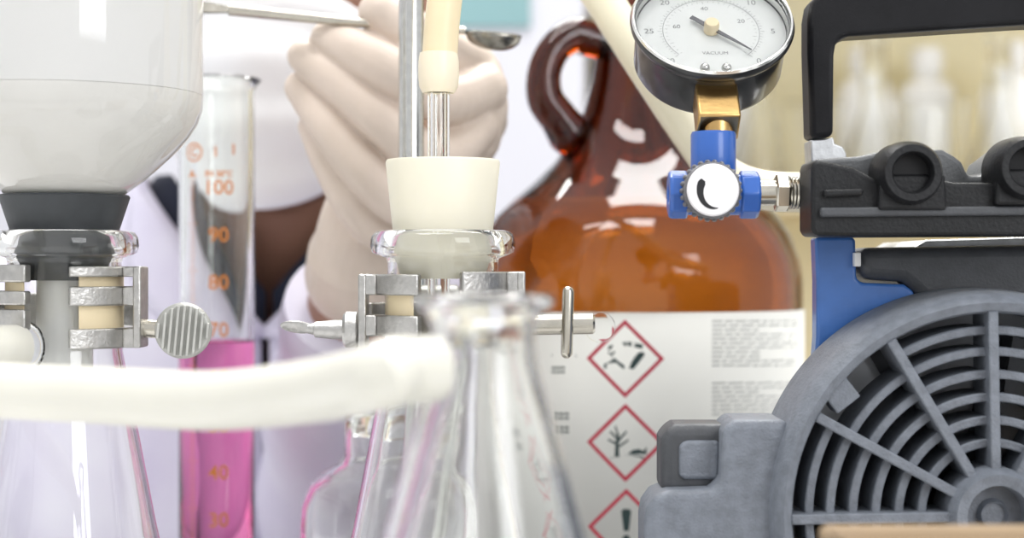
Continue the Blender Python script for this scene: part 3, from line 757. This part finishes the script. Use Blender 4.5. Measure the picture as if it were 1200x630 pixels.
# valve
VD = sb2.y; vk = VD / F
V = P(836, 228, VD)
tV = thing('valve', 'blue pneumatic valve with a round white knob between the gauge and the pump', 'valve', V)
MB().lathe([(25 * vk, 20 * vk), (26.5 * vk, 28 * vk), (26.5 * vk, 70 * vk), (25 * vk, 73.5 * vk), (17.5 * vk, 74.5 * vk), (17.5 * vk, 20 * vk)], P(836, 228, VD), (0, 0, 1), 40, closed=True).build('top_socket', 'blue_plastic', tV, angle=35)
MB().lathe([(0, -32 * vk), (24 * vk, -32 * vk), (24 * vk, 32 * vk), (0, 32 * vk)], V, (1, 0, 0), 40).build('valve_body', 'blue_plastic', tV)
for s_ in (-1, 1):
    m = MB(); x0 = 30; x1 = 53 
    pr_ = [(26 * vk, x0 * vk), (28.5 * vk, (x0 + 2) * vk), (28.5 * vk, (x1 - 3) * vk), (26 * vk, x1 * vk), (12 * vk, x1 * vk), (12 * vk, x0 * vk)]
    m.lathe(pr_, V, (s_, 0, 0), 8, closed=True); m.build('side_nut', 'blue_plastic', tV, bevel=0.0006, angle=25)
KY = P(835.5, 222.5, VD - 0.017)
kk = (VD - 0.017) / F
m = MB().lathe([(0, 0.0), (31 * kk, 0.0), (33.5 * kk, 0.001), (34 * kk, 0.006), (30 * kk, 0.012), (20 * kk, 0.014), (0, 0.014)], KY, (0, 1, 0), 64)
for k in range(26):
    a = 2 * PI * k / 26
    m.ell(KY + Vector((math.cos(a) * 34 * kk, 0.006, math.sin(a) * 34 * kk)), (3.2 * kk, 0.0042, 3.2 * kk), nu=10, nv=8)
kn = m.build('knob', 'knurl', tV, angle=40)
MB().lathe([(0, -0.0007), (29 * kk, -0.0007), (31 * kk, 0.0001), (0, 0.0001)], KY, (0, 1, 0), 64).build('knob_face', 'knob_white', kn, angle=30)
m = MB(); vs = []; fs = []; N = 24
for i in range(N + 1):
    a = math.radians(142 + (282 - 142) * i / N); tt = i / N
    wd = 9.5 * (1 - tt) ** 0.7 * min(1, 0.55 + tt * 6) + 0.4
    cx, cy = 2.5 + 21 * math.cos(a) * 0.85, -1 + 20.5 * math.sin(a)
    for q_ in (-0.5, 0.5):
        vs.append(KY + Vector(((cx + q_ * wd * math.cos(a)) * kk, -0.00085, (cy + q_ * wd * math.sin(a)) * kk)))
    if i < N: fs.append((2 * i, 2 * i + 1, 2 * i + 3, 2 * i + 2))
m.add(vs, fs); m.build('crescent_mark', 'black_print', kn, recalc=False)
# threaded fitting
m = MB(); VX = P(890, 226, VD)
prf = [(0, 0), (14 * vk, 0), (16 * vk, 4 * vk), (16 * vk, 14 * vk)]
m.lathe([(0, -3 * vk), (15 * vk, -3 * vk), (15 * vk, 18 * vk), (0, 18 * vk)], VX, (1, 0, 0), 32)
m.lathe([(0, 18 * vk), (21 * vk, 18 * vk), (22.5 * vk, 20 * vk), (22.5 * vk, 32 * vk), (21 * vk, 34 * vk), (0, 34 * vk)], VX, (1, 0, 0), 6)
m.lathe([(0, 33 * vk), (17 * vk, 33 * vk)] + [((19.5 if k % 2 else 18) * vk, (34 + k * 2) * vk) for k in range(16)] + [(0, 66 * vk)], VX, (1, 0, 0), 40)
m.build('fitting', 'nickel', tV, angle=30)

# ------------------------------------------------------------------ cardboard box in front of the pump
bx0 = P(958, 613, .43)
t = thing('cardboard_box', 'tan cardboard box, its blurred top edge below the fan grille', 'box', (bx0.x + 0.07, .41, 0))
MB().box((bx0.x + 0.07, .41, bx0.z / 2), (0.14, 0.04, bx0.z)).build('carton', 'card', t, bevel=0.002)
MB().box((bx0.x + 0.07, 0.41, bx0.z + 0.0002), (0.139, 0.014, 0.0004)).build('packing_tape', 'tape', t)

# ------------------------------------------------------------------ the person
XC = (292 - 600) / F * .82
tH = thing('person', 'masked person in a lilac white lab coat holding a spatula in a gloved hand', 'person', (XC, 0.99, -0.45))
WR = P(424, 292, .748)
EL = Vector((-0.085, 0.955, -0.005))
SH = Vector((XC + 0.175, 1.02, 0.115))
def hand_chain(k=1.0, mm=None):
    """wrist, palm and five fingers of the raised hand; k scales the thickness"""
    m = mm or MB()
    r = lambda *a: [x * 0.001 * k for x in a]
    m.tube(spline([WR + (EL - WR).normalized() * 0.012, WR, P(446, 245, .742), P(492, 195, .735), P(528, 150, .728)], 6), lerp_list(r(23, 23, 25, 27, 24), 6), 28, 'round')
    m.ell(P(535, 130, .728), r(23, 14, 25), Matrix.Rotation(math.radians(35), 3, 'Y'))
    m.ell(P(500, 200, .722), r(26, 16, 26), Matrix.Rotation(math.radians(35), 3, 'Y'))
    m.ell(P(558, 110, .728), r(14, 12, 19))
    fingers = [
        ([(566, 104, .722), (522, 118, .699), (468, 88, .690), (418, 60, .693), (385, 45, .699)], (11.5, 11, 10.6, 9.8, 8.0)),
        ([(556, 150, .718), (510, 188, .698), (454, 146, .693), (400, 98, .697), (357, 66, .702)], (11, 10.8, 10.4, 9.6, 7.8)),
        ([(530, 195, .718), (482, 240, .704), (432, 202, .699), (386, 147, .702), (353, 103, .708)], (10.5, 10.8, 10.4, 9.4, 7.6)),
        ([(494, 225, .726), (450, 270, .716), (412, 235, .708), (384, 185, .710), (366, 148, .716)], (10, 9.8, 9, 8, 6.6)),
        ([(560, 140, .742), (556, 88, .735), (520, 64, .714), (478, 38, .701), (445, 15, .697)], (14, 13, 12, 11.6, 9.6)),
    ]
    for pts, rad_ in fingers:
        m.tube(spline([P(*p) for p in pts], 6), lerp_list(r(*rad_), 6), 22, 'round')
    return m
# body: one continuous surface
m = MB()
HC = Vector((XC, 0.915, 0.315))
m.ell(HC + Vector((0, 0.012, 0.018)), (0.074, 0.092, 0.098))
m.ell(HC + Vector((0, -0.018, -0.052)), (0.050, 0.066, 0.060))
m.ell(HC + Vector((0, -0.078, -0.022)), (0.013, 0.022, 0.014)); m.tube([HC + Vector((0, -0.074, 0.018)), HC + Vector((0, -0.090, -0.018))], [0.008, 0.012], 16, 'round')
for s_ in (-1, 1): m.ell(HC + Vector((s_ * 0.076, 0.010, -0.002)), (0.010, 0.018, 0.030))
m.ell(HC + Vector((0, -0.072, -0.060)), (0.022, 0.012, 0.009))
m.tube(spline([HC + Vector((0, 0.03, -0.05)), Vector((XC, 0.970, 0.20)), Vector((XC, 1.02, 0.12))], 6), lerp_list([0.053, 0.054, 0.062], 6), 28, 'round')
m.ell((XC, 1.03, 0.02), (0.165, 0.088, 0.115)); m.ell((XC, 1.035, -0.16), (0.15, 0.092, 0.20)); m.ell((XC, 1.04, -0.36), (0.155, 0.105, 0.12))
m.tube(spline([SH, Vector((XC + 0.17, 1.03, 0.03)) * 0.5 + EL * 0.5, EL, EL * 0.5 + WR * 0.5, WR], 8), lerp_list([0.048, 0.042, 0.036, 0.034, 0.0215], 8), 24, 'round')
hand_chain(0.70, m)
SL = Vector((XC - 0.175, 1.02, 0.115)); EL2 = Vector((XC - 0.225, 1.00, -0.17)); WL = Vector((XC - 0.09, 0.915, -0.30))
m.tube(spline([SL, SL * 0.5 + EL2 * 0.5, EL2, EL2 * 0.5 + WL * 0.5, WL], 8), lerp_list([0.048, 0.042, 0.036, 0.034, 0.024], 8), 24, 'round')
m.ell(WL + Vector((0.045, -0.006, -0.02)), (0.045, 0.016, 0.034))
for i in range(4):
    b0 = WL + Vector((0.078, -0.006 - i * 0.002, 0.006 - i * 0.017)); L = (0.06, 0.068, 0.062, 0.05)[i]
    m.tube(spline([b0, b0 + Vector((L * .5, -0.004, -0.006)), b0 + Vector((L * .85, 0.002, -0.02))], 5), lerp_list([0.0085, 0.008, 0.0066], 5), 16, 'round')
m.tube(spline([WL + Vector((0.03, -0.004, 0.01)), WL + Vector((0.055, -0.012, 0.034)), WL + Vector((0.085, -0.014, 0.042))], 5), lerp_list([0.012, 0.010, 0.008], 5), 16, 'round')
body = m.build('body', 'skin', tH, remesh=0.0028, smooth=4)
for s_ in (-1, 1):
    e = HC + Vector((s_ * 0.030, -0.0685, 0.030))
    ew = MB().ell(e, (0.012, 0.0105, 0.0055)).build('eye', 'eye', tH)
    MB().ell(e + Vector((0, -0.0075, 0)), (0.0048, 0.004, 0.0044)).build('iris', 'iris', ew)
m = MB(); m.ell(HC + Vector((0, 0.028, 0.036)), (0.081, 0.088, 0.092)); m.ell(HC + Vector((0, 0.07, -0.01)), (0.068, 0.055, 0.08))
m.build('hair', 'hair', tH, remesh=0.004, smooth=4)
# glove
m = hand_chain(0.935)
cuff = (EL - WR).normalized()
m.tube([WR + cuff * 0.008, WR + cuff * 0.016], [0.0245, 0.0255], 28, 'round')
m.build('glove', 'glove', tH, remesh=0.0009, smooth=1)
# mask: pleated shell in front of the lower face
vs = []; fs = []; NU, NV = 40, 40
ztop = HC.z - 0.003; zbot = HC.z - 0.113
for j in range(NV + 1):
    v = j / NV; z = ztop + (zbot - ztop) * v
    for i in range(NU + 1):
        u = -1 + 2 * i / NU
        a = u * math.radians(84)
        pleat = 0.0022 * (math.sin(v * PI * 7.0)) * (1 - u * u)
        rr_ = 0.073 - 0.026 * v ** 2
        dep = 0.100 - 0.012 * abs(u) - 0.030 * max(0, v - 0.55) ** 1.5 * 2
        x = rr_ * math.sin(a); yv = -dep * math.cos(a) - pleat - 0.012 * math.exp(-(u * u) * 8) * math.exp(-((v - 0.25) ** 2) * 10)
        zz = z - HC.z - 0.048 * u * u * (1 - v) + 0.040 * u * u * v
        vs.append(HC + Vector((x, yv + 0.004, zz)))
for j in range(NV):
    for i in range(NU):
        a = j * (NU + 1) + i; fs.append((a, a + 1, a + NU + 2, a + NU + 1))
mk_ = MB().add(vs, fs).build('face_mask', 'mask', tH, angle=180, recalc=False)
sd = mk_.modifiers.new('thick', 'SOLIDIFY'); sd.thickness = 0.0015
for s_ in (-1, 1):
    MB().tube(spline([HC + Vector((s_ * 0.072, -0.010, -0.022)), HC + Vector((s_ * 0.080, 0.0, 0.012)), HC + Vector((s_ * 0.082, 0.020, 0.026)), HC + Vector((s_ * 0.078, 0.020, -0.02)), HC + Vector((s_ * 0.070, -0.008, -0.095))], 6), 0.0015, 8).build('ear_loop', 'mask', mk_)
# shirt and coat: shells around the torso
def shell(levels, open_fn, n=72):
    vs = []; fs = []
    for (z, cy, rx, ry) in levels:
        a0 = open_fn(z, rx, ry)
        for i in range(n + 1):
            a = a0 + (2 * PI - 2 * a0) * i / n
            sx, cyy = math.sin(a), -math.cos(a)
            e = 0.8
            x = rx * math.copysign(abs(sx) ** e, sx); y = ry * math.copysign(abs(cyy) ** e, cyy)
            vs.append(Vector((XC + x, cy + y, z)))
    L = len(levels)
    for j in range(L - 1):
        for i in range(n):
            a = j * (n + 1) + i; fs.append((a, a + 1, a + n + 2, a + n + 1))
    return MB().add(vs, fs)
lv = [(-0.42, 1.04, .185, .135), (-0.2, 1.035, .182, .125), (-0.05, 1.025, .200, .128), (0.05, 1.010, .210, .125), (0.10, 1.000, .205, .122), (0.135, .990, .185, .115), (0.160, .982, .150, .105), (0.185, .975, .115, .096), (0.205, .968, .092, .085), (0.222, .966, .080, .078)]
def dens(lv, k=5):
    out = []
    for a, b in zip(lv, lv[1:]):
        for i in range(k): out.append(tuple(a[q] + (b[q] - a[q]) * i / k for q in range(4)))
    return out + [lv[-1]]
zap = 0.137
def vopen(z, rx, ry):
    if z <= zap: return 0.004
    w = min(0.078, (z - zap) * 0.85)
    return math.asin(min(0.95, (w / rx) ** (1 / 0.8))) + 0.004
ct = shell(dens(lv), vopen).build('lab_coat', 'coat', tH, angle=180, recalc=False)
sd = ct.modifiers.new('thick', 'SOLIDIFY'); sd.thickness = 0.003; sd.offset = 1
slv = [(z, cy + 0.004, rx - 0.008, ry - 0.008) for z, cy, rx, ry in lv]
sh = shell(dens(slv), lambda z, rx, ry: 0.004 if z <= 0.160 else math.asin(min(.95, ((z - 0.160) * 0.9 / rx) ** 1.25)) + .004).build('shirt', 'navy', tH, angle=180, recalc=False)
sd = sh.modifiers.new('thick', 'SOLIDIFY'); sd.thickness = 0.002; sd.offset = 1
# lapels
for s_ in (-1, 1):
    vs = []; fs = []; n = 14
    for i in range(n + 1):
        t_ = i / n; z = zap + (0.218 - zap) * t_
        lev = min(dens(lv, 20), key=lambda q_: abs(q_[0] - z)); a0 = vopen(z, lev[2], lev[3])
        for q_ in range(5):
            a = a0 - 0.02 + q_ / 4 * (0.05 + 0.28 * math.sin(PI * min(1, t_ * 0.75 + 0.12)))
            e = 0.8; sx, cyy = math.sin(max(a, 0)), -math.cos(a)
            lift = 0.005 + 0.004 * math.sin(PI * q_ / 4)
            vs.append(Vector((XC + s_ * (lev[2] + lift) * abs(sx) ** e, lev[1] + (lev[3] + lift) * math.copysign(abs(cyy) ** e, cyy), z)))
    for i in range(n):
        for q_ in range(4):
            a = i * 5 + q_; fs.append((a, a + 1, a + 6, a + 5))
    lp = MB().add(vs, fs).build('lapel', 'coat', ct, angle=180)
    sd = lp.modifiers.new('thick', 'SOLIDIFY'); sd.thickness = 0.003
# sleeves
cw = WR + (EL - WR) * 0.13
def folds(pts, rad_, seed):
    rg = random.Random(seed); return pts, [r * (1 + 0.05 * math.sin(i * 1.3 + rg.random())) for i, r in enumerate(rad_)]
for nm, path, rad_ in (('sleeve', [SH + Vector((-0.03, 0, 0.0)), SH, SH * 0.5 + EL * 0.5 + Vector((0.02, 0.01, 0)), EL + Vector((0.004, 0.012, -0.006)), EL * 0.5 + WR * 0.5 + Vector((-0.004, 0, -0.004)), cw], [0.052, 0.060, 0.056, 0.052, 0.046, 0.034]),
                      ('sleeve', [SL + Vector((0.03, 0, 0)), SL, SL * 0.5 + EL2 * 0.5, EL2, EL2 * 0.5 + WL * 0.5, WL], [0.052, 0.060, 0.055, 0.050, 0.043, 0.035])):
    pts = spline(path, 8); pts, rl = folds(pts, lerp_list(rad_, 8), 5)
    MB().tube(pts, rl, 32).build(nm, 'coat', ct, angle=60)

# spatula
t = thing('spatula', 'steel laboratory spatula with a spoon end held between gloved thumb and finger', 'spatula', P(420, 24, .690))
pa = P(268, 11, .686); pb = P(545, 36, .698)
MB().tube([pa, (pa + pb) / 2 + Vector((0, 0, -0.0006)), pb], [0.0025, 0.0020, 0.0016], 16).build('shaft', 'nickel', t)
dirv = (pb - pa).normalized()
u = dirv; w = Vector((0, 1.0, 0.06)); w = (w - u * w.dot(u)).normalized(); nn = u.cross(w)
m = MB(); outl = [(0, 1.6), (4, 2.2), (9, 4.5), (15, 5.2), (20, 4.6), (24, 2.8), (25.5, 0), (24, -2.8), (20, -4.6), (15, -5.2), (9, -4.5), (4, -2.2), (0, -1.6)]
# dished spoon bowl
vs = []; fs = []; NA = 22; NB = 12
for i in range(NA + 1):
    s_ = i / NA; half = 0.0056 * math.sqrt(max(0, 1 - ((s_ - 0.6) / 0.6 if s_ < 0.6 else (s_ - 0.6) / 0.4) ** 2)) + 0.0009 * (1 - s_)
    for j in range(NB + 1):
        q_ = -1 + 2 * j / NB
        dish = 0.0066 * (1 - q_ * q_) * (half / 0.0056)
        vs.append(pb + u * (s_ * 0.0235) + w * (half * q_) - Vector((0, 0, 1)) * dish)
for i in range(NA):
    for j in range(NB):
        a = i * (NB + 1) + j; fs.append((a, a + 1, a + NB + 2, a + NB + 1))
sp = MB().add(vs, fs).build('spoon', 'spoon', t, angle=180); sd = sp.modifiers.new('thick', 'SOLIDIFY'); sd.thickness = 0.0007
# flat blade end
m = MB(); e0 = pa + u * 0.002
w = Vector((0, 0.6, 0.8)); w = (w - u * w.dot(u)).normalized(); nn = u.cross(w)
m.prism([e0 + w * a + nn * 0.0004 - u * b for a, b in ((0.0015, 0), (0.0030, 0.010), (0.0034, 0.030), (0.0025, 0.038), (-0.0025, 0.038), (-0.0034, 0.030), (-0.0030, 0.010), (-0.0015, 0))], nn * -0.0009)
m.build('flat_blade', 'spoon', t, bevel=0.0002)

# ------------------------------------------------------------------ background: white cabinet, teal sheet, shelf with glassware
xr = (688 - 600) / F * 1.5
t = thing('storage_cabinet', 'tall white storage cabinet standing behind the person', 'cabinet', (xr - 0.6, 1.72, -0.75))
MB().box((xr - 0.6, 1.74, 0.15), (1.2, 0.44, 1.8)).build('carcass', 'cab', t, bevel=0.004)
for k in range(2):
    d_ = MB().box((xr - 0.3 - k * 0.6, 1.511, 0.15), (0.592, 0.018, 1.78)).build('door', 'cab', t, bevel=0.003)
    MB().tube([(xr - 0.3 - k * 0.6 - 0.25, 1.485, 0.56), (xr - 0.3 - k * 0.6 - 0.25, 1.485, 0.72)], 0.006, 12, 'round').build('handle', 'steel', d_)
p0 = P(525, 30, 1.49)
o = MB().box((p0.x + 0.035, 1.4985, p0.z + 0.10), (0.074, 0.004, 0.20)).build('notice_sheet', 'teal', None, bevel=0.0005, loc=(p0.x + 0.035, 1.4985, p0.z + 0.1)); tag(o, 'plain teal sheet on the white cabinet above the spatula spoon', 'sheet')

SX0, SX1 = 0.10, 0.90; SY = 1.75
t = thing('glassware_shelf', 'pale wooden shelf unit full of glassware behind the pump handle', 'shelf', (0.5, SY, -0.75))
for z in (-0.70, -0.36, -0.05, 0.235, 0.56, 0.85):
    MB().box(((SX0 + SX1) / 2, SY, z), (SX1 - SX0, 0.26, 0.018)).build('shelf_board', 'shelf', t, bevel=0.002)
for x in (SX0 - 0.01, SX1 + 0.01):
    MB().box((x, SY, 0.055), (0.02, 0.26, 1.61)).build('side_panel', 'shelf', t, bevel=0.002)
MB().box(((SX0 + SX1) / 2, SY + 0.136, 0.055), (SX1 - SX0 + 0.04, 0.012, 1.61)).build('back_panel', 'wall', t)
zs = 0.2441
def mk_flask(loc):
    m = MB().lathe([(0, 0.0), (0.032, 0), (0.036, 0.004), (0.035, 0.012), (0.012, 0.085), (0.012, 0.150), (0.015, 0.153), (0.015, 0.155), (0.0105, 0.155), (0.0105, 0.085), (0.033, 0.012), (0.032, 0.003), (0, 0.003)], segs=40)
    return m.build('conical_flask', 'glass', None, angle=60)
def mk_beaker():
    m = MB().lathe([(0, 0), (0.031, 0), (0.034, 0.004), (0.034, 0.088), (0.037, 0.093), (0.0355, 0.094), (0.032, 0.088), (0.032, 0.005), (0.03, 0.003), (0, 0.003)], segs=40)
    return m.build('beaker', 'glass', None, angle=60)
def mk_bottle():  # added white bottles standing in for bright blurred highlights on the glassware
    r_ = thing('glint_bottle', 'x', 'bottle', (0, 0, 0))
    MB().lathe([(0, 0), (0.028, 0), (0.031, 0.003), (0.031, 0.105), (0.026, 0.122), (0.013, 0.130), (0.013, 0.138), (0, 0.138)], segs=36).build('bottle_body', 'white_pl', r_, angle=50)
    MB().lathe([(0, 0.135), (0.0175, 0.135), (0.0175, 0.158), (0.014, 0.162), (0, 0.162)], segs=30).build('cap', 'white_pl', r_, angle=40)
    return r_
protos = {}
plan = [('beaker', .150, 1.70, 'at the far left end behind the gauge'), ('bottle', .215, 1.78, 'mostly behind the gauge stem and valve'), ('flask', .245, 1.70, 'just left of the pump handle post'),
        ('beaker', .300, 1.72, 'hidden partly by the pump handle post'), ('flask', .352, 1.66, 'at the left inside the pump handle opening'), ('bottle', .372, 1.80, 'behind the leftmost flask in the handle opening'),
        ('beaker', .415, 1.69, 'in the middle of the pump handle opening'), ('bottle', .440, 1.81, 'behind the middle beaker in the handle opening'), ('flask', .478, 1.67, 'right of the middle of the handle opening'),
        ('bottle', .515, 1.76, 'behind the rightmost flask at the picture edge')]
for kind, x, y, where in plan:
    if kind not in protos:
        protos[kind] = {'flask': lambda: mk_flask(None), 'beaker': mk_beaker, 'bottle': mk_bottle}[kind]()
        o = protos[kind]
    else:
        o = copy_tree(protos[kind])
    o.location = (x, y, zs)
    nm = {'flask': 'blurred clear conical flask', 'beaker': 'blurred clear beaker', 'bottle': 'white plastic bottle added for glints'}[kind]
    tag(o, f'{nm} on shelf {where}', kind, 'glassware on the background shelf')

# ------------------------------------------------------------------ camera, light, view
cd = bpy.data.cameras.new('camera'); cam = bpy.data.objects.new('camera', cd); COL.objects.link(cam)
cam.location = (0, 0, ZC); cam.rotation_euler = (PI / 2, 0, 0)
cd.lens = 60; cd.sensor_width = 36; cd.sensor_fit = 'HORIZONTAL'; cd.clip_start = 0.01
cd.dof.use_dof = True; cd.dof.focus_distance = 0.59; cd.dof.aperture_fstop = 60 / 8.5
S.camera = cam

def area(name, loc, target, sx, sy, power, col=(1, 1, 1)):
    L = bpy.data.lights.new(name, 'AREA'); L.shape = 'RECTANGLE'; L.size = sx; L.size_y = sy; L.energy = power; L.color = col
    o = bpy.data.objects.new(name, L); COL.objects.link(o); o.location = loc
    d = Vector(target) - Vector(loc); o.rotation_euler = d.to_track_quat('-Z', 'Y').to_euler(); return o
area('ceiling_lamp', (-0.3, 0.1, 1.75), (-0.3, 0.1, 0), 1.2, 0.3, 17, (1, 0.99, 0.97))
area('ceiling_lamp', (0.35, 0.9, 1.75), (0.35, 0.9, 0), 1.2, 0.3, 17, (1, 0.99, 0.97))
area('ceiling_lamp', (0.0, 1.9, 1.75), (0.0, 1.9, 0), 1.6, 0.3, 62, (1, 0.99, 0.97))
area('window_light', (1.2, -1.2, 0.9), (0, 0.7, 0.1), 0.9, 1.1, 20, (0.97, 0.98, 1.0))

w = bpy.data.worlds.new('World'); S.world = w; w.use_nodes = True
bg = w.node_tree.nodes['Background']; bg.inputs['Color'].default_value = (0.97, 0.98, 1.0, 1); bg.inputs['Strength'].default_value = 1.0

S.view_settings.view_transform = 'Standard'; S.view_settings.look = 'None'; S.view_settings.gamma = 1; S.view_settings.exposure = -0.08
S.view_settings.use_curve_mapping = False
S.cycles.max_bounces = 26; S.cycles.transmission_bounces = 24; S.cycles.glossy_bounces = 12; S.cycles.diffuse_bounces = 14; S.cycles.transparent_max_bounces = 12
S.cycles.sample_clamp_indirect = 6; S.cycles.use_denoising = True
